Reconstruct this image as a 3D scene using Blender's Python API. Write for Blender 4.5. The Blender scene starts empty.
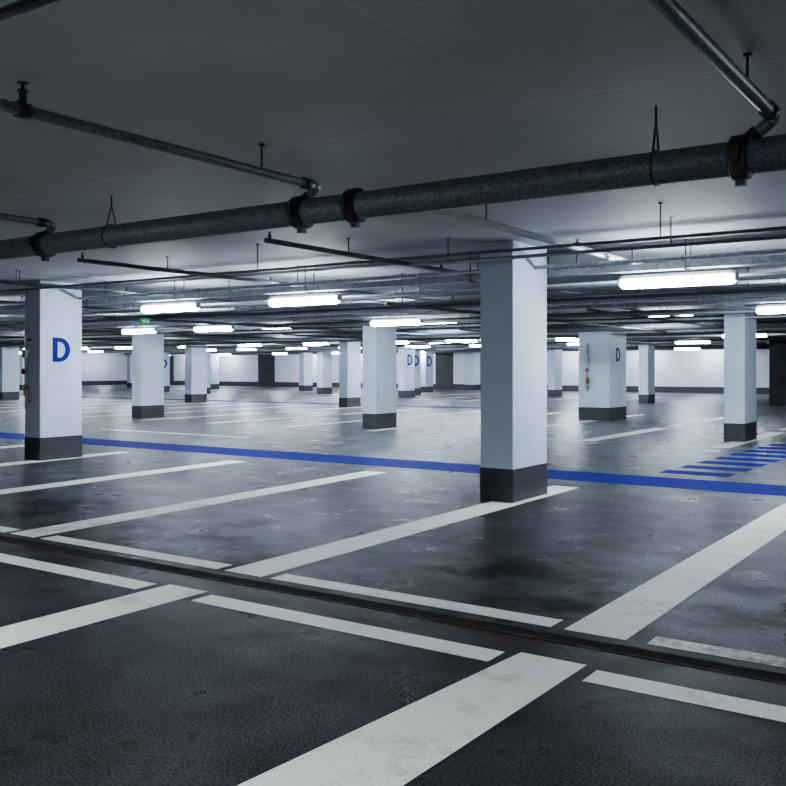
import bpy, math, random
import bmesh
from mathutils import Vector, Matrix
random.seed(4)
COL = bpy.context.scene.collection
H = 2.63      # ceiling height

# ---------------------------------------------------------------- materials
def base_mat(name):
    m = bpy.data.materials.new(name); m.use_nodes = True
    nt = m.node_tree
    b = nt.nodes["Principled BSDF"]
    return m, nt, b

def noise_mat(name, c1, c2, scale=4.0, rough=0.6, rough2=None, bump=0.0, bscale=200.0, metallic=0.0, detail=6.0, lo=0.35, hi=0.65, spec=0.5):
    m, nt, b = base_mat(name)
    N = nt.nodes; L = nt.links
    geo = N.new("ShaderNodeNewGeometry")
    n = N.new("ShaderNodeTexNoise"); n.inputs["Scale"].default_value = scale; n.inputs["Detail"].default_value = detail
    L.new(geo.outputs["Position"], n.inputs["Vector"])
    r = N.new("ShaderNodeValToRGB")
    r.color_ramp.elements[0].position = lo; r.color_ramp.elements[0].color = (*c1, 1)
    r.color_ramp.elements[1].position = hi; r.color_ramp.elements[1].color = (*c2, 1)
    L.new(n.outputs["Fac"], r.inputs["Fac"]); L.new(r.outputs["Color"], b.inputs["Base Color"])
    b.inputs["Roughness"].default_value = rough
    b.inputs["Metallic"].default_value = metallic
    b.inputs["Specular IOR Level"].default_value = spec
    if rough2 is not None:
        mr = N.new("ShaderNodeMapRange"); mr.inputs["To Min"].default_value = rough; mr.inputs["To Max"].default_value = rough2
        mr.inputs["From Min"].default_value = 0.3; mr.inputs["From Max"].default_value = 0.7
        L.new(n.outputs["Fac"], mr.inputs["Value"]); L.new(mr.outputs["Result"], b.inputs["Roughness"])
    if bump > 0:
        n2 = N.new("ShaderNodeTexNoise"); n2.inputs["Scale"].default_value = bscale; n2.inputs["Detail"].default_value = 3
        L.new(geo.outputs["Position"], n2.inputs["Vector"])
        bp = N.new("ShaderNodeBump"); bp.inputs["Strength"].default_value = bump; bp.inputs["Distance"].default_value = 0.01
        L.new(n2.outputs["Fac"], bp.inputs["Height"]); L.new(bp.outputs["Normal"], b.inputs["Normal"])
    return m

def floor_mat():
    m, nt, b = base_mat("floor_coating")
    N = nt.nodes; L = nt.links
    N.remove(b)
    out = N["Material Output"]
    geo = N.new("ShaderNodeNewGeometry")
    def noise(sc, det, ro=0.5, dist=0.0):
        n = N.new("ShaderNodeTexNoise"); n.inputs["Scale"].default_value = sc; n.inputs["Detail"].default_value = det; n.inputs["Roughness"].default_value = ro
        n.inputs["Distortion"].default_value = dist
        L.new(geo.outputs["Position"], n.inputs["Vector"]); return n
    def mrange(src, a, b2, c, d2):
        r = N.new("ShaderNodeMapRange"); r.inputs["From Min"].default_value = a; r.inputs["From Max"].default_value = b2
        r.inputs["To Min"].default_value = c; r.inputs["To Max"].default_value = d2
        L.new(src, r.inputs["Value"]); return r.outputs["Result"]
    def mul(a, b2):
        q = N.new("ShaderNodeMath"); q.operation = 'MULTIPLY'; L.new(a, q.inputs[0])
        if isinstance(b2, (int, float)): q.inputs[1].default_value = b2
        else: L.new(b2, q.inputs[1])
        return q.outputs[0]
    n = noise(1.8, 6, 0.62)
    r = N.new("ShaderNodeValToRGB")
    r.color_ramp.elements[0].position = 0.34; r.color_ramp.elements[0].color = (0.0125, 0.0126, 0.0132, 1)
    r.color_ramp.elements[1].position = 0.66; r.color_ramp.elements[1].color = (0.027, 0.0275, 0.0290, 1)
    L.new(n.outputs["Fac"], r.inputs["Fac"])
    n2 = noise(95, 3, 0.6)
    sp = mrange(n2.outputs["Fac"], 0.36, 0.66, 0.25, 2.2)
    mx = N.new("ShaderNodeVectorMath"); mx.operation = 'SCALE'
    L.new(r.outputs["Color"], mx.inputs[0]); L.new(sp, mx.inputs["Scale"])
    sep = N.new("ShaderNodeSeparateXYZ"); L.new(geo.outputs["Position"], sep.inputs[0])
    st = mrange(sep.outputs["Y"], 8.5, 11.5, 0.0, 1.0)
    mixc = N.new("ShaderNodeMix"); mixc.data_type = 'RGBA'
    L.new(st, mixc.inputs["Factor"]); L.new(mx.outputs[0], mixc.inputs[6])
    sc2 = N.new("ShaderNodeVectorMath"); sc2.operation = 'SCALE'; sc2.inputs["Scale"].default_value = 2.9  # floor beyond the lane line lightened: lamplight put into the colour
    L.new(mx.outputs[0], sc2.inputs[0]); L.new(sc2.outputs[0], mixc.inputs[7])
    # oily brown-black dirt in the bays beside the joint
    a = N.new("ShaderNodeMath"); a.operation = 'SUBTRACT'; a.inputs[1].default_value = 5.0
    L.new(sep.outputs["Y"], a.inputs[0])
    ab = N.new("ShaderNodeMath"); ab.operation = 'ABSOLUTE'; L.new(a.outputs[0], ab.inputs[0])
    dr = mrange(ab.outputs[0], 0.4, 2.2, 1.0, 0.0)
    n3 = noise(1.5, 6, 0.65)
    r3 = mrange(n3.outputs["Fac"], 0.46, 0.60, 0.0, 1.0)
    mix2 = N.new("ShaderNodeMix"); mix2.data_type = 'RGBA'
    L.new(mul(dr, r3), mix2.inputs["Factor"]); L.new(mixc.outputs[2], mix2.inputs[6])
    mix2.inputs[7].default_value = (0.0040, 0.0026, 0.0017, 1)
    a9 = N.new("ShaderNodeMath"); a9.operation = 'SUBTRACT'; a9.inputs[1].default_value = 4.22
    L.new(sep.outputs["Y"], a9.inputs[0])
    ab9 = N.new("ShaderNodeMath"); ab9.operation = 'ABSOLUTE'; L.new(a9.outputs[0], ab9.inputs[0])
    dr2 = mrange(ab9.outputs[0], 0.04, 0.34, 1.0, 0.0)
    n5 = noise(6, 8, 0.7); r5 = mrange(n5.outputs["Fac"], 0.42, 0.60, 0.0, 1.0)
    mix3 = N.new("ShaderNodeMix"); mix3.data_type = 'RGBA'
    L.new(mul(dr2, r5), mix3.inputs["Factor"]); L.new(mix2.outputs[2], mix3.inputs[6]); mix3.inputs[7].default_value = (0.055, 0.036, 0.020, 1)
    n4 = noise(120, 3, .5)
    bp = N.new("ShaderNodeBump"); bp.inputs["Strength"].default_value = 0.7; bp.inputs["Distance"].default_value = 0.004
    L.new(n4.outputs["Fac"], bp.inputs["Height"])
    dif = N.new("ShaderNodeBsdfDiffuse"); L.new(mix3.outputs[2], dif.inputs["Color"]); L.new(bp.outputs["Normal"], dif.inputs["Normal"])
    glo = N.new("ShaderNodeBsdfGlossy"); glo.inputs["Color"].default_value = (.93, .95, 1, 1); L.new(bp.outputs["Normal"], glo.inputs["Normal"])
    n6 = noise(2.6, 4, 0.55)
    L.new(mrange(n6.outputs["Fac"], 0.35, 0.65, 0.27, 0.33), glo.inputs["Roughness"])
    fr = N.new("ShaderNodeFresnel"); fr.inputs["IOR"].default_value = 1.38
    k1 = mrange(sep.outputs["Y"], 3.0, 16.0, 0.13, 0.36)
    k2 = mrange(n6.outputs["Fac"], 0.36, 0.64, 1.2, 0.8)
    k3 = mrange(n2.outputs["Fac"], .38, .62, .7, 1.3)
    k4 = mrange(mul(dr, r3), 0, 1, 1.0, .55)
    fac = mul(mul(mul(mul(fr.outputs[0], k1), k2), k3), k4)
    ms = N.new("ShaderNodeMixShader"); L.new(fac, ms.inputs[0]); L.new(dif.outputs[0], ms.inputs[1]); L.new(glo.outputs[0], ms.inputs[2])
    L.new(ms.outputs[0], out.inputs["Surface"])
    return m

def paint_mat(name="worn_white_paint", dirty=0.0):
    m, nt, b = base_mat(name)
    N = nt.nodes; L = nt.links
    geo = N.new("ShaderNodeNewGeometry")
    def noise(sc, det, ro):
        n = N.new("ShaderNodeTexNoise"); n.inputs["Scale"].default_value = sc; n.inputs["Detail"].default_value = det; n.inputs["Roughness"].default_value = ro
        L.new(geo.outputs["Position"], n.inputs["Vector"]); return n
    n = noise(1.6, 12, .82)
    r = N.new("ShaderNodeValToRGB")
    e = r.color_ramp.elements
    e[0].position = .32+dirty; e[0].color = (.40, .36, .28, 1) if not dirty else (.16, .13, .09, 1); e[1].position = .48+dirty; e[1].color = (.95, .92, .80, 1)
    L.new(n.outputs["Fac"], r.inputs["Fac"])
    n2 = noise(90, 6, .75)
    mr = N.new("ShaderNodeMapRange"); mr.inputs["From Min"].default_value = .32; mr.inputs["From Max"].default_value = .46; mr.inputs["To Min"].default_value = .5; mr.inputs["To Max"].default_value = 1
    L.new(n2.outputs["Fac"], mr.inputs["Value"])
    s = N.new("ShaderNodeVectorMath"); s.operation = 'SCALE'
    L.new(r.outputs["Color"], s.inputs[0]); L.new(mr.outputs["Result"], s.inputs["Scale"]); L.new(s.outputs[0], b.inputs["Base Color"])
    b.inputs["Roughness"].default_value = .6; b.inputs["Specular IOR Level"].default_value = .2
    return m

def ceiling_mat():
    m, nt, b = base_mat("ceiling_concrete")
    N = nt.nodes; L = nt.links
    geo = N.new("ShaderNodeNewGeometry")
    mp = N.new("ShaderNodeMapping"); mp.inputs["Location"].default_value = (1.95, -4.05, 0)
    L.new(geo.outputs["Position"], mp.inputs["Vector"])
    br = N.new("ShaderNodeTexBrick"); br.offset = 0.0
    br.inputs["Scale"].default_value = 1.0; br.inputs["Brick Width"].default_value = 5.0; br.inputs["Row Height"].default_value = 2.5
    br.inputs["Mortar Size"].default_value = 0.006
    br.inputs["Color1"].default_value = (0.385, 0.385, 0.41, 1); br.inputs["Color2"].default_value = (0.37, 0.37, 0.395, 1)
    br.inputs["Mortar"].default_value = (0.46, 0.46, 0.49, 1)
    L.new(mp.outputs["Vector"], br.inputs["Vector"])
    n = N.new("ShaderNodeTexNoise"); n.inputs["Scale"].default_value = 1.3; n.inputs["Detail"].default_value = 6
    L.new(geo.outputs["Position"], n.inputs["Vector"])
    mr = N.new("ShaderNodeMapRange"); mr.inputs["To Min"].default_value = 0.92; mr.inputs["To Max"].default_value = 1.08
    mr.inputs["From Min"].default_value = 0.3; mr.inputs["From Max"].default_value = 0.7
    L.new(n.outputs["Fac"], mr.inputs["Value"])
    sc = N.new("ShaderNodeVectorMath"); sc.operation = 'SCALE'
    L.new(br.outputs["Color"], sc.inputs[0]); L.new(mr.outputs["Result"], sc.inputs["Scale"])
    L.new(sc.outputs[0], b.inputs["Base Color"])
    b.inputs["Roughness"].default_value = 0.7
    b.inputs["Specular IOR Level"].default_value = 0.15
    return m

def emit_mat(name, col, strength, base=(0.8, 0.85, 0.9)):
    m, nt, b = base_mat(name)
    b.inputs["Base Color"].default_value = (*base, 1)
    b.inputs["Emission Color"].default_value = (*col, 1)
    b.inputs["Emission Strength"].default_value = strength
    return m

M_floor = floor_mat()
M_ceil = ceiling_mat()
M_wall = noise_mat("white_wall_paint", (0.76, 0.76, 0.95), (0.84, 0.84, 0.98), 1.2, 0.7, bump=0.1, bscale=60)
M_walld = noise_mat("grey_wall_paint", (0.06, 0.065, 0.075), (0.09, 0.097, 0.11), 1.2, 0.7)
M_black = noise_mat("charcoal_wall_paint", (0.010, 0.011, 0.013), (0.018, 0.019, 0.022), 2, 0.7, spec=.15)
M_col = noise_mat("column_paint", (0.60, 0.68, 0.83), (0.69, 0.77, 0.93), 1.5, 0.6, bump=0.15, bscale=50, spec=.3)
M_skirt = noise_mat("dark_grey_skirting_paint", (0.030, 0.033, 0.038), (0.044, 0.048, 0.055), 5, 0.5, bump=0.1, bscale=60, spec=.3)
M_white = paint_mat()
M_dirty = paint_mat("stained_white_paint", .06)
M_blue = noise_mat("blue_paint", (0.0, 0.003, 0.13), (0.0, 0.006, 0.22), 6, 0.7, detail=10, bump=0.1, bscale=150, spec=.02)
M_sign = noise_mat("blue_sign_paint", (0.0, 0.003, 0.16), (0.0, 0.005, 0.21), 3, 0.6, spec=.1)
M_pipe = noise_mat("blue_grey_painted_steel", (0.050, 0.062, 0.074), (0.145, 0.175, 0.20), 60, 0.32, rough2=0.5, metallic=0.2, bump=0.15, bscale=120, detail=8)
M_galv = noise_mat("galvanised_steel", (0.30, 0.32, 0.34), (0.52, 0.55, 0.57), 20, 0.35, rough2=0.5, metallic=0.2)
M_litpipe = noise_mat("lit_pipe_pale_grey", (0.70, 0.73, 0.76), (0.80, 0.83, 0.86), 20, 0.4)  # pipe caught by the lamps: its lit brightness is put into the colour
M_iron = noise_mat("dark_iron", (0.012, 0.013, 0.015), (0.036, 0.038, 0.041), 12, 0.45, metallic=0.4)
M_rubber = noise_mat("black_rubber", (0.002, 0.002, 0.002), (0.006, 0.005, 0.004), 20, 0.9, bump=0.6, bscale=50, spec=.03)
M_edge = noise_mat("rusty_metal_edge", (0.003, 0.0022, 0.0015), (0.050, 0.038, 0.026), 5, 0.8, bump=0.5, bscale=60, detail=10, lo=.46, hi=.68, spec=.05)
M_house = noise_mat("grey_plastic", (0.16, 0.17, 0.185), (0.22, 0.23, 0.25), 6, 0.5)
M_lamp = emit_mat("fluorescent_diffuser", (0.75, 0.87, 1.0), 185)
M_green = emit_mat("green_exit_panel", (0.0, 0.8, 0.12), .25, (0.0, 0.12, 0.03))
M_pict = emit_mat("white_pictogram", (0.7, 1.0, 0.8), .5)
M_red = noise_mat("dull_red_paint", (0.20, 0.02, 0.018), (0.30, 0.03, 0.025), 8, 0.5)
M_brass = noise_mat("dull_brass", (0.20, 0.15, 0.07), (0.32, 0.24, 0.12), 8, 0.45, metallic=0.4)

# ---------------------------------------------------------------- mesh builder
class B:
    def __init__(s): s.v = []; s.f = []
    def box(s, x0, y0, z0, x1, y1, z1):
        i = len(s.v)
        s.v += [(x0,y0,z0),(x1,y0,z0),(x1,y1,z0),(x0,y1,z0),(x0,y0,z1),(x1,y0,z1),(x1,y1,z1),(x0,y1,z1)]
        s.f += [tuple(i+k for k in q) for q in [(0,3,2,1),(4,5,6,7),(0,1,5,4),(1,2,6,5),(2,3,7,6),(3,0,4,7)]]
        return s
    def tube(s, pts, r, n=12, caps=True):
        pts = [Vector(p) for p in pts]
        if not isinstance(r, (list, tuple)): r = [r]*len(pts)
        tans = []
        for k in range(len(pts)):
            a = pts[k]-pts[k-1] if k > 0 else pts[1]-pts[0]
            c = pts[k+1]-pts[k] if k < len(pts)-1 else a
            t = (a.normalized()+c.normalized())
            if t.length < 1e-6: t = a
            tans.append(t.normalized())
        t0 = tans[0]
        ref = Vector((0,0,1)) if abs(t0.z) < 0.9 else Vector((1,0,0))
        u = t0.cross(ref).normalized()
        base = len(s.v)
        for k, p in enumerate(pts):
            t = tans[k]
            u = (u - t*u.dot(t)).normalized()
            w = t.cross(u)
            for j in range(n):
                a = 2*math.pi*j/n
                s.v.append(tuple(p + (u*math.cos(a)+w*math.sin(a))*r[k]))
        for k in range(len(pts)-1):
            for j in range(n):
                a = base+k*n+j; b2 = base+k*n+(j+1)%n
                s.f.append((a, b2, b2+n, a+n))
        if caps:
            s.f.append(tuple(base+j for j in reversed(range(n))))
            s.f.append(tuple(base+(len(pts)-1)*n+j for j in range(n)))
        return s
    def rail(s, sections, caps=True):
        n = len(sections[0]); base = len(s.v)
        for sec in sections: s.v += [tuple(p) for p in sec]
        for k in range(len(sections)-1):
            for j in range(n):
                a = base+k*n+j; b2 = base+k*n+(j+1)%n
                s.f.append((a, b2, b2+n, a+n))
        if caps:
            s.f.append(tuple(base+j for j in reversed(range(n))))
            s.f.append(tuple(base+(len(sections)-1)*n+j for j in range(n)))
        return s
    def shift(s, dx, dy, dz):
        s.v = [(v[0]+dx, v[1]+dy, v[2]+dz) for v in s.v]; return s
    def mesh(s, name, mat, smooth=False):
        me = bpy.data.meshes.new(name); me.from_pydata(s.v, [], s.f); me.update()
        bm = bmesh.new(); bm.from_mesh(me); bmesh.ops.recalc_face_normals(bm, faces=bm.faces[:]); bm.to_mesh(me); bm.free()
        me.materials.append(mat)
        if smooth:
            for p in me.polygons: p.use_smooth = len(p.vertices) == 4
        return me
    def obj(s, name, mat, loc=(0,0,0), parent=None, smooth=False, bevel=0.0):
        o = bpy.data.objects.new(name, s.mesh(name, mat, smooth)); o.location = loc
        if bevel > 0:
            md = o.modifiers.new("bevel", 'BEVEL'); md.width = bevel; md.segments = 2
        COL.objects.link(o)
        if parent: o.parent = parent
        return o
def inst(name, me, loc, parent):
    o = bpy.data.objects.new(name, me); o.location = loc; COL.objects.link(o); o.parent = parent; return o

def tag(o, label, cat, group=None):
    o["label"] = label; o["category"] = cat
    if group: o["group"] = group
    return o
def empty(name, loc):
    o = bpy.data.objects.new(name, None); o.location = loc; o.empty_display_size = 0.1
    COL.objects.link(o); return o
def structure(o): o["kind"] = "structure"; return o
def bend(p0, corner, p1, r, n=5):
    p0, c, p1 = Vector(p0), Vector(corner), Vector(p1)
    a = c+(p0-c).normalized()*r; b = c+(p1-c).normalized()*r
    return [tuple((a*(1-t)**2)+(c*2*t*(1-t))+(b*t*t)) for t in [k/n for k in range(n+1)]]
def copy_thing(root, loc):
    r = root.copy(); r.location = loc; COL.objects.link(r)
    for ch in root.children:
        c = ch.copy(); c.parent = r; COL.objects.link(c)
    return r

# ---------------------------------------------------------------- room shell
X0, X1, Y0, Y1 = -60.0, 8.0, -10.0, 50.0
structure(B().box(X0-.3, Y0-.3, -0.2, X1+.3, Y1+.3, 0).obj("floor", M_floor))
structure(B().box(X0-.3, Y0-.3, H, X1+.3, Y1+.3, H+.25).obj("ceiling", M_ceil))
structure(B().box(X0, Y1, 0, X1, Y1+.3, H).obj("wall_back", M_wall))
structure(B().box(X0-.3, Y0, 0, X0, Y1, H).obj("wall_left", M_wall))
structure(B().box(X1, Y0, 0, X1+.3, Y1, H).obj("wall_right", M_walld))
structure(B().box(X0, Y0-.3, 0, X1, Y0, H).obj("wall_front", M_walld))
structure(B().box(X0, Y1-.02, 0, X1, Y1, .34).obj("baseboard_back", M_skirt))
structure(B().box(X0, Y0, 0, X0+.02, Y1-.02, .34).obj("baseboard_left", M_skirt))
structure(B().box(-7.50, 35.0, 0, -1.0, 39.0, H).obj("wall_core", M_black))
def roller(name, x0, x1, y, h=2.2, mat=None):
    d = B(); prof = [(y, 0), (y-.03, 0)]
    k = 0
    while .1+k*.15 < h-.05:
        z = .1+k*.15; prof += [(y-.03, z), (y-.045, z+.02), (y-.045, z+.11), (y-.03, z+.13)]; k += 1
    prof += [(y-.03, h), (y, h)]
    d.rail([[(x, p[0], p[1]) for p in prof] for x in (x0, x1)])
    structure(d.obj(name, mat or M_skirt))
roller("door_1", -7.2, -5.6, 35.0, mat=M_black)
roller("door_2", -46.2, -44.6, 49.975, 2.3)
roller("door_3", -57.5, -55.2, 49.975, 2.3)
roller("door_4", -30.9, -29.6, 49.975, 2.3)

# ---------------------------------------------------------------- floor markings (thin paint films)
T = 0.0025
def quad_line(name, pts, mat, label, group, cat="floor marking"):
    cx = sum(p[0] for p in pts)/4; cy = sum(p[1] for p in pts)/4
    b = B(); b.v = [(p[0]-cx, p[1]-cy, 0) for p in pts]; b.f = [(0, 1, 2, 3)]
    return tag(b.obj(name, mat, (cx, cy, T)), label, cat, group)
def line(name, x0, y0, x1, y1, mat, label, group, cat="floor marking"):
    return quad_line(name, [(x0, y0), (x1, y0), (x1, y1), (x0, y1)], mat, label, group, cat)
XL = [-1.78-2.43*k for k in range(0, 22)]
W = .165
skew = [0, -.06, -.27, -.30, -.38]
for k, x in enumerate(XL[:12]):
    s = skew[min(k, 4)]
    quad_line("parking_line", [(x-W, 4.40), (x+W, 4.40), (x+W+s, 9.72), (x-W+s, 9.72)], M_white, "wide worn white painted bay line beside the floor joint", "bay lines of the first parking row")
quad_line("parking_line", [(-2.36, -1.5), (-1.70, -1.5), (-1.625, 3.93), (-1.955, 3.93)], M_white, "wide worn white painted bay line running up to the floor joint", "bay lines beside the camera")
for x in XL[1:5]:
    line("parking_line", x-W, -1.5, x+W, 3.93, M_white, "wide worn white painted bay line running up to the floor joint", "bay lines beside the camera")
for x in XL[:20]:
    line("parking_line", x-W, 15.9, x+W, 20.4, M_white, "white painted bay line across the blue lane", "bay lines of the second parking row")
    line("parking_line", x-W, 21.2, x+W, 26.0, M_white, "white painted bay line on grey floor", "bay lines of the third parking row")
for x in XL[5:22]:
    line("parking_line", x-W, 32.4, x+W, 37.0, M_white, "white painted bay line on grey floor", "bay lines of the fourth parking row")
    line("parking_line", x-W, 38.0, x+W, 42.5, M_white, "white painted bay line on grey floor", "bay lines of the fifth parking row")
for k in range(6):
    a = XL[k]+.24-2.43; b = XL[k]-.24
    line("bay_end_line", a, 4.40, b, 4.56, M_white, "narrow white stripe along the floor joint", "bay end lines")
    if k < 4: line("bay_end_line", a, 3.72, b, 3.89, M_white, "narrow white stripe along the floor joint", "bay end lines")
line("bay_end_line", XL[0]+.27, 4.40, .9, 4.55, M_dirty, "narrow stained white stripe with brown dirt on it", "bay end lines")
line("bay_end_line", XL[0]+.22, 3.72, .9, 3.89, M_white, "narrow white stripe along the floor joint", "bay end lines")
line("aisle_line", -16.8, 13.0, -12.3, 13.15, M_white, "thin white painted line across the driving aisle", "aisle lines")
line("lane_line", -45, 10.28, 6, 11.22, M_blue, "long blue painted lane line along the parking row", "blue lane lines")
line("lane_line", -50, 26.7, -13, 27.5, M_blue, "long blue painted lane line on distant aisle", "blue lane lines")
for k in range(8):
    y = 11.66+k*.74
    line("crosswalk_stripe", -3.86+.03*k, y, -2.98+.03*k, y+.44, M_blue, "short blue painted crosswalk stripe beside the lane line", "blue crosswalk stripes")

# expansion joint
j = empty("expansion_joint", (-2, 4.25, 0)); tag(j, "dark dirty rubber and metal expansion joint running across the floor", "expansion joint")
B().box(-14, -.055, 0, 6, .035, .0025).obj("rubber_seal", M_rubber, parent=j)
B().box(-14, -.08, 0, 6, -.055, .003).obj("metal_edge", M_edge, parent=j)
B().box(-14, .035, 0, 6, .058, .004).obj("metal_edge", M_edge, parent=j)

# ---------------------------------------------------------------- columns
def letter_D(h):
    w = h*.84; t = h*.24
    def loop(x0, x1, y0, y1, r):
        pts = [(x0, y0), (x0, y1)]
        n = 12
        cx = x1-r; ry = (y1-y0)/2; cy = (y0+y1)/2
        for k in range(n+1):
            a = math.pi/2 - math.pi*k/n
            pts.append((cx+r*math.cos(a), cy+ry*math.sin(a)))
        return pts
    return loop(-w/2, w/2, -h/2, h/2, w*.62), loop(-w/2+t, w/2-t, -h/2+t*.75, h/2-t*.75, w*.62-t*.95)
def add_D(parent, h, off, zc, thick=.004):
    o, i = letter_D(h); b = B(); n = len(o)
    def P(u, v, dd): return (off[0]+dd, off[1]+u, zc+v)
    for dd in (0.0005, thick):
        b.v += [P(u, v, dd) for u, v in o]; b.v += [P(u, v, dd) for u, v in i]
    for k in range(n):
        k2 = (k+1) % n
        b.f.append((2*n+k, 2*n+k2, 3*n+k2, 3*n+k))
        b.f.append((k, n+k, n+k2, k2))
        b.f.append((k, k2, 2*n+k2, 2*n+k))
        b.f.append((n+k, 3*n+k, 3*n+k2, n+k2))
    s = b.obj("letter_sign", M_sign, parent=parent); s["label"] = "blue painted letter D"
def column(cx, cy, wx=.37, wy=.80, label="white painted concrete column with dark grey base", D=None, dh=.32, dz=1.62):
    r = empty("column", (cx-wx/2, cy+wy/2, 0))
    tag(r, label, "column", "concrete columns of the car park")
    B().box(-wx/2, -wy/2, 0, wx/2, wy/2, H).obj("shaft", M_col, parent=r, bevel=.008)
    e = .004
    B().box(-wx/2-e, -wy/2-e, 0, wx/2+e, wy/2+e, .335).obj("painted_base", M_skirt, parent=r, bevel=.003)
    if D: add_D(r, dh, (wx/2, 0), dz)
    return r
column(-4.19, 8.24, label="large white rectangular concrete column standing at the bay line")
column(-11.75, 8.09, .37, .72, D=1, dh=.36, label="white concrete column with blue letter D on its side")
column(-4.15, 17.4, wy=.9)
column(-11.75, 16.5)
column(-19.5, 16.5)
column(-26.4, 24.8)
column(-19.0, 25.0, wy=.75)
column(-8.65, 22.4, .84, 1.2, label="thick white concrete column with letter D and riser pipes", D=1, dh=.36, dz=1.70)
column(-11.75, 34.4)
column(-22.9, 34.4, D=1, dh=.50, dz=1.72, label="white concrete column with blue letter D")
column(-25.2, 38.5, D=1, dh=.54, dz=1.72, label="white concrete column with blue letter D")
column(-27.0, 42.6, D=1, dh=.58, dz=1.72, label="white concrete column with blue letter D")
column(-17.9, 39.5)
column(-8.15, 34.0, wy=.6)
column(-29.9, 37.2)
column(-34.6, 41.3)
column(-35.6, 22.7)
column(-34.8, 33.2)
column(-40.1, 35.2, D=1, dh=.50, dz=1.6, label="white concrete column with blue letter D")
column(-42.4, 41.4)
column(-50, 33.2)
column(-50, 41.4)
column(-40.5, 28.5)
column(-27.6, 48.9, .6, .9)
column(-19.5, 8.15)
column(3.4, 8.2)
def riser(loc, label):
    r = empty("riser_pipe", loc); tag(r, label, "pipe", "riser pipes on columns")
    B().tube([(0,0,.75),(0,0,2.0)], .022, 10).obj("riser", M_galv, parent=r, smooth=True)
    B().tube([(0,0,.95),(0,0,1.10)], .04, 10).obj("valve", M_brass, parent=r, smooth=True)
    B().tube([(.0,-.03,1.3),(0,-.055,1.3)], .045, 12).obj("valve_wheel", M_red, parent=r, smooth=True)
    B().box(-.045,-.045,1.5,.045,.05,1.62).obj("gauge_box", M_galv, parent=r, bevel=.005)
    for z in (.85, 1.75): B().box(-.04,.0,z,.04,.06,z+.03).obj("wall_bracket", M_iron, parent=r)
riser((-9.22, 22.34, 0), "galvanised riser pipe with valve fixed to the thick column")
riser((-12.0, 8.03, 0), "thin riser pipe with valves fixed to white column")

# ---------------------------------------------------------------- pipes
_hc = {}
def rod_hanger(z, r, n=6):
    key = ("rod", round(z, 4), round(r, 4))
    if key not in _hc:
        b = B()
        prof = [(z-H-.001, .006), (-.012, .006), (-.012, .018), (-.0005, .018)]
        b.tube([(0, 0, p[0]) for p in prof], [p[1] for p in prof], 8)
        _hc[key] = b.mesh("pipe_hanger", M_iron)
    return _hc[key]
_sh = {}
def sprinkler_mesh(r, up=.075):
    key = (round(r, 4), up)
    if key not in _sh:
        b = B(); prof = [(0, .016), (up*.75, .016), (up*.75, .024), (up*.85, .024), (up*.85, .008), (up*1.25, .008), (up*1.25, .026), (up*1.3, .026)]
        b.tube([(0, 0, p[0]) for p in prof], [p[1] for p in prof], 10)
        _sh[key] = b.mesh("sprinkler_head", M_iron)
    return _sh[key]

PZ = 2.325; PR = .08; PY = 4.42
mp = empty("main_pipe", (0, PY, H)); tag(mp, "thick blue-grey steel sprinkler main with branches hung below the ceiling", "pipe")
def OFF(b): return b.shift(0, -PY, -H)
OFF(B().tube([(-30, PY, PZ), (7, PY, PZ)], PR, 32)).obj("pipe_run", M_pipe, parent=mp, smooth=True)
def coupling(x, y, z, r, wdt=.09):
    b = B()
    b.tube([(x-wdt/2, y, z), (x-wdt/2+.01, y, z), (x+wdt/2-.01, y, z), (x+wdt/2, y, z)], [r+.01, r+.024, r+.024, r+.01], 24)
    b.box(x-.02, y-.012-r-.045, z-.03, x+.02, y-r, z+.03)
    b.box(x-.02, y+r, z-.03, x+.02, y+.012+r+.045, z+.03)
    b.tube([(x, y-r-.035, z-.055), (x, y-r-.035, z+.055)], .01, 8)
    b.tube([(x, y+r+.035, z-.055), (x, y+r+.035, z+.055)], .01, 8)
    b.box(x-.022, y-.02, z-r-.05, x+.022, y+.02, z-r)
    OFF(b).obj("pipe_coupling", M_iron, parent=mp)
for x in (-1.07, -3.30, -3.72, -6.35, -9.2, -12, 1.5): coupling(x, PY, PZ, PR)
for x in (-1.47, -5.55, -9.8, -14, 2.6):
    b = B(); ztop = PZ+PR; r = PR
    ring = [(x, PY+math.cos(a)*(r+.006), ztop-r+math.sin(a)*(r+.006)) for a in [2*math.pi*k/16 for k in range(17)]]
    b.tube(ring, .006, 6); top = ztop+.15
    b.tube([(x, PY-.045, ztop-.01), (x, PY, top)], .006, 6); b.tube([(x, PY+.045, ztop-.01), (x, PY, top)], .006, 6)
    b.tube([(x, PY, top-.02), (x, PY, H-.001)], .006, 6)
    OFF(b).obj("pipe_hanger", M_iron, parent=mp)
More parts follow.
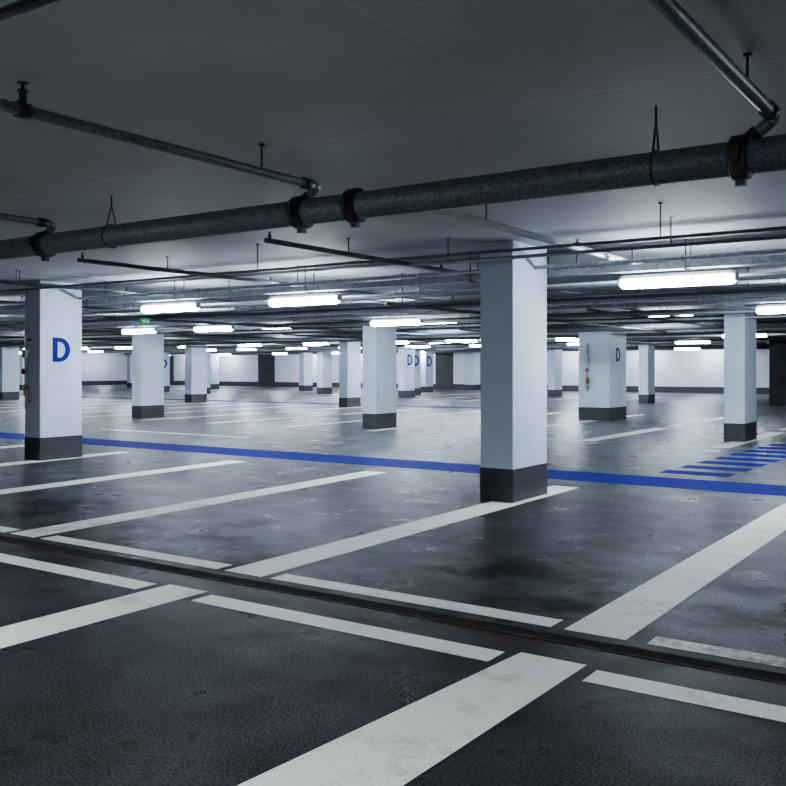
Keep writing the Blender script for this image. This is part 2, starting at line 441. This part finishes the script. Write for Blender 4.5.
def branch(xb, xj, ys, z=2.47, r=.026):
    end = (xj, PY, PZ+PR*.6)
    pts = [(xb, ys, z)]+bend((xb, ys, z), (xb, PY, z), end, .05)+[end]
    run = OFF(B().tube(pts, r, 14)).obj("branch_pipe", M_pipe, parent=mp, smooth=True)
    OFF(B().tube([(xb, PY-.16, z), (xb, PY-.07, z)], r+.009, 14)).obj("elbow_collar", M_iron, parent=run, smooth=True)
    m = Vector((xb, PY, z)).lerp(Vector(end), .5); m2 = Vector((xb, PY, z)).lerp(Vector(end), .95)
    OFF(B().tube([m, m2], r+.009, 14)).obj("elbow_collar", M_iron, parent=run, smooth=True)
    for yh in (3.90, 1.6, -.5):
        if yh > ys: inst("pipe_hanger", rod_hanger(z, r), (xb, yh-PY, 0), run)
    yy = 2.38
    OFF(B().tube([(xb, yy-.03, z), (xb, yy+.03, z)], r+.010, 12)).obj("pipe_tee", M_iron, parent=run, smooth=True)
    inst("sprinkler_head", sprinkler_mesh(r), (xb, yy-PY, z-H+r*.9), run)
    return run
branch(-.92, -1.07, -3, z=2.49, r=.030)
branch(-3.58, -3.74, -3)
branch(-6.22, -6.36, -1)
OFF(B().tube([(-3.58, 1.7, 2.47), (-1.0, 1.7, 2.47)], .022, 14)).obj("cross_pipe", M_iron, parent=mp, smooth=True)

def xrun(y, z, r, xa, xb, mat=M_pipe, step=3.7, label="thin steel conduit hung on rods below the ceiling", off=0.0, name="conduit"):
    root = empty(name, (xa, y, H)); tag(root, label, "pipe", "conduits running across the ceiling")
    B().tube([(0, 0, z-H), (xb-xa, 0, z-H)], r, 8 if r < .05 else 14).obj("pipe_run", mat, parent=root, smooth=True)
    x = xa+off+.4
    while x < xb:
        inst("pipe_hanger", rod_hanger(z, r), (x-xa, 0, 0), root); x += step
def yrun(x, z, r, ya, yb, mat=M_pipe, label="thin sprinkler pipe running between the columns", heads=True, h0=1.2):
    root = empty("sprinkler_pipe", (x, ya, H)); tag(root, label, "pipe", "sprinkler pipes between columns")
    B().tube([(0, 0, z-H), (0, yb-ya, z-H)], r, 8).obj("pipe_run", mat, parent=root, smooth=True)
    y = ya+h0
    while y < yb:
        inst("pipe_hanger", rod_hanger(z, r), (0, y-ya, 0), root); y += 3.2
    y = ya+.05
    while y < yb and heads:
        inst("sprinkler_head", sprinkler_mesh(r, .06), (0, y-ya, z-H), root); y += 2.9

xrun(7.02, 2.355, .014, -30, 6, off=2.1, step=4.2)
xrun(7.75, 2.39, .018, -5.1, 5.5, step=2.2, mat=M_pipe, off=.05)
yrun(-3.38, 2.46, .030, 5.0, 10.8, M_litpipe, label="pale pipe with lamplight painted in, running from the main pipe to the lights")
for x in (-5.46, -8.06, -10.9, -14.2, -1.0): yrun(x, 2.47, .024, 6.0, 15.5)
for x in (-7.25, -9.35, -12.1, -15.8, -19.0): yrun(x, 2.53, .016, 10.0, 15.9, M_galv, label="thin bright conduit running between the light rows", heads=False, h0=.45)
for k, x in enumerate([-1.1, -3.6, -6.2, -8.9, -13.2, -16.1, -18.8, -21.6, -24.3, -27.2]):
    yrun(x, 2.48, .025, 16.2, 25.5)
    if k > 2: yrun(x-2.5, 2.48, .025, 28, 37)
for k, (y, z, r) in enumerate([(8.75, 2.40, .02), (10.9, 2.38, .035), (12.2, 2.35, .05), (12.55, 2.40, .02), (13.6, 2.40, .025), (16.0, 2.30, .035), (18.9, 2.33, .055), (19.3, 2.40, .03),
                  (20.9, 2.30, .08), (21.7, 2.40, .03), (24.1, 2.25, .05), (27.8, 2.3, .05), (29.3, 2.35, .07), (33.0, 2.3, .08), (36.8, 2.25, .08), (41.0, 2.3, .06), (45, 2.3, .08)]):
    xrun(y, z, r, -45, 4 if y < 33 else -8, mat=M_galv if k % 2 == 0 and r < .05 else M_pipe, label="steel service pipe hung on rods below the ceiling", off=.17+(k*.43) % 1.9, name="service_pipe")
for k, (y, z, r) in enumerate([(9.75, 2.30, .016), (11.5, 2.30, .020), (13.1, 2.33, .018), (15.3, 2.31, .022), (17.5, 2.28, .025), (18.2, 2.36, .02), (22.6, 2.26, .03), (23.3, 2.36, .03), (26.6, 2.28, .03), (30.4, 2.26, .035), (34.9, 2.24, .04), (39.2, 2.24, .04)]):
    xrun(y, z, r, -46, 4 if y < 33 else -8, mat=M_iron if k % 2 else M_galv, step=5.1, off=.3+(k*.91) % 3)
for (x, ya, yb, z) in [(-6.9, 9.9, 21.5, 2.20), (-12.6, 9.9, 20.0, 2.20), (-17.2, 10.2, 24, 2.19), (-22.8, 9.9, 24, 2.20), (-9.9, 17.0, 30, 2.17), (-14.9, 17, 30, 2.17), (-20.4, 17, 33, 2.17), (-26, 17, 33, 2.17), (-5.2, 12.6, 21, 2.20)]:
    yrun(x, z, .022, ya, yb, M_iron, label="dark steel pipe hung low beneath the other pipes", heads=False, h0=.4)

# cable trays
def tray(y, xa, xb):
    root = empty("cable_tray", (xa, y, H)); tag(root, "long galvanised cable tray carrying the light fittings", "cable tray", "cable trays")
    z = 2.345-H; Ln = xb-xa; w = .08; h = .07
    prof = [(-w, h), (-w, 0), (w, 0), (w, h), (w-.004, h), (w-.004, .004), (-w+.004, .004), (-w+.004, h)]
    B().rail([[(x, p[0], z+p[1]) for p in prof] for x in (0, Ln)]).obj("channel", M_galv, parent=root)
    for yy in (-.02, .02): B().tube([(0, yy, z+.015), (Ln, yy, z+.015)], .010, 6).obj("cable", M_rubber, parent=root)
    b = B(); w = .095
    b.box(-.015, -w, z-.012, .015, w, z); b.tube([(0, -w+.005, z-.012), (0, -w+.005, -.001)], .007, 5); b.tube([(0, w-.005, z-.012), (0, w-.005, -.001)], .007, 5)
    me = b.mesh("support_bracket", M_iron); x = .5
    while x < Ln:
        inst("support_bracket", me, (x, 0, 0), root); x += 2.45
for y in (9.25, 14.7): tray(y, -40, 5)
for y in (25.8, 31.2, 42.3): tray(y, -48, -4)

# ---------------------------------------------------------------- light fittings
def make_light(loc, Lh=.58, wide=False, drop=0.0):
    root = empty("ceiling_light", loc)
    zt = -.075-drop
    if wide:
        def sec(x, k, n=6):
            hw = .062*k; dp = .078*k
            pts = [(x, -hw, zt)]
            for q in range(n+1):
                a = math.pi+math.pi*q/n
                pts.append((x, hw*math.cos(a), zt-.012+(dp-.012)*math.sin(a)))
            pts.append((x, hw, zt)); return pts
    else:
        def sec(x, k, n=14):   # full rounded cover, glowing all round below a narrow spine
            return [(x, .070*k*math.cos(2*math.pi*q/n), zt-.035+.052*k*math.sin(2*math.pi*q/n)) for q in range(n)]
    B().rail([sec(-Lh, .45), sec(-Lh+.02, .85), sec(-Lh+.05, 1), sec(Lh-.05, 1), sec(Lh-.02, .85), sec(Lh, .45)]).obj("diffuser", M_lamp, parent=root, smooth=True)
    w1, w2 = (.070, .050) if wide else (.034, .030)
    z0 = zt if wide else zt+.012
    def hs(x, k, z1): return [(x, -w1*k, z0), (x, w1*k, z0), (x, w1*k, z0+.015), (x, w2*k, z1), (x, -w2*k, z1), (x, -w1*k, z0+.015)]
    B().rail([hs(-Lh-.02, .8, zt+.03), hs(-Lh+.03, 1, zt+.05), hs(Lh-.03, 1, zt+.05), hs(Lh+.02, .8, zt+.03)]).obj("housing", M_house, parent=root)
    if drop:   # reflector sides added to keep lamp light off the ceiling
        for s in (-1, 1):
            prof = [(s*.066, zt), (s*.085, zt-.055), (s*.087, zt-.055), (s*.068, zt+.002)]
            B().rail([[(x, p[0], p[1]) for p in prof] for x in (-Lh-.03, Lh+.03)]).obj("light_skirt", M_house, parent=root)
    for s in (-1, 1):
        x = s*(Lh+.022)
        B().box(min(x, x-s*.03), -.045, zt-.055, max(x, x-s*.03), .045, zt+.014).obj("end_cap", M_house, parent=root, bevel=.008)
    for x in (-Lh*.72, Lh*.72):
        B().tube([(x, 0, zt+.04), (x, 0, 0)], .012, 8).obj("hanger", M_iron, parent=root)
    if not drop:
        for x in (-Lh*.8, Lh*.3, Lh*.8):
            B().box(x-.010, -.078, zt-.045, x+.010, -.066, zt).obj("clip", M_galv, parent=root)
    tag(root, "lit fluorescent batten light with rounded diffuser under cable tray", "light fixture", "fluorescent ceiling lights")
    return root
ZL = 2.345
first = make_light((-2.87, 9.25, ZL-.012))
pos = [(-7.75, 9.25), (-10.30, 9.25), (-16.2, 9.25), (-21, 9.25), (2.2, 9.25),
       (-2.75, 14.7), (-10.0, 14.7), (-14.95, 14.7), (-17.45, 14.7), (-24.3, 14.7), (-29, 14.7), (2, 14.7)]
for y, xs in ((25.8, (6, 11, 14.7, 17.5, 21, 24, 27, 31, 34, 38, 42, 46)), (31.2, (9, 13, 17, 19.5, 23, 26, 29, 32, 36, 40, 44, 47)), (42.3, (12, 17, 22, 27, 30, 33, 37, 42, 47))):
    for x in xs: pos.append((-x-.7*random.random(), y))
for p in pos: copy_thing(first, (p[0], p[1], ZL-.012))
cl = make_light((-12.5, 20.3, H-.001), wide=True)
cl["label"] = "lit fluorescent batten light fixed under the ceiling"
for (x, y) in [(-18, 20.3), (-24, 20.3), (-30, 20.3), (-6.5, 20.3), (-15, 35.9), (-22, 35.9), (-29, 35.9), (-36, 35.9),
               (-13.5, 49.0), (-17, 49.0), (-21, 49.0), (-25, 49.0), (-32.5, 49.0), (-37, 49.0), (-41, 49.0), (-49, 49.0), (-53, 49.0), (-58.6, 46)]:
    copy_thing(cl, (x, y, H-.001))
nl = make_light((.6, .6, H-.001), wide=True, drop=.45)  # unseen lamps added for the near bays, hung low to lift pipe shadows
nl["label"] = "lit fluorescent batten light added out of view, hung low on long rods"
for (x, y) in [(-2.4, .2), (-5.6, 1.4), (-1, -4.5)]: copy_thing(nl, (x, y, H-.001))

# ---------------------------------------------------------------- exit signs
def exit_sign(loc, s=1.0):
    r = empty("exit_sign", loc); tag(r, "small green illuminated exit sign hung from the ceiling", "exit sign", "green exit signs")
    z = -(H-2.14)
    B().box(-.02, -.14*s, z-.07*s, .02, .14*s, z+.07*s).obj("panel", M_green, parent=r, bevel=.004)
    b = B(); zc = z; u = .75*s
    b.v += [(.022, -.12*u, zc), (.022, -.07*u, zc+.035*u), (.022, -.07*u, zc+.012*u), (.022, .0, zc+.012*u), (.022, .0, zc-.012*u), (.022, -.07*u, zc-.012*u), (.022, -.07*u, zc-.035*u)]
    b.f.append(tuple(range(7)))
    b.obj("arrow_pictogram", M_pict, parent=r)
    B().box(.0205, .06*s, z-.03*s, .023, .085*s, z+.03*s).obj("door_pictogram", M_pict, parent=r)
    for yy in (-.1*s, .1*s): B().tube([(0, yy, z+.07*s), (0, yy, -.001)], .004, 6).obj("hanger", M_iron, parent=r)
exit_sign((-12.25, 10.45, H), .7)
exit_sign((-30, 16.8, H), 1.3)
exit_sign((-33, 28.6, H), 1.5)

# ---------------------------------------------------------------- camera, world
cam = bpy.data.cameras.new("camera"); co = bpy.data.objects.new("camera", cam); COL.objects.link(co)
co.location = (0, 0, 1.35); co.rotation_euler = (math.radians(90), 0, math.radians(34.4))
cam.sensor_width = 36; cam.lens = 36*917/786; cam.shift_y = -25/786
bpy.context.scene.camera = co
w = bpy.data.worlds.new("world"); bpy.context.scene.world = w; w.use_nodes = True
w.node_tree.nodes["Background"].inputs[0].default_value = (0.05, 0.06, 0.08, 1)
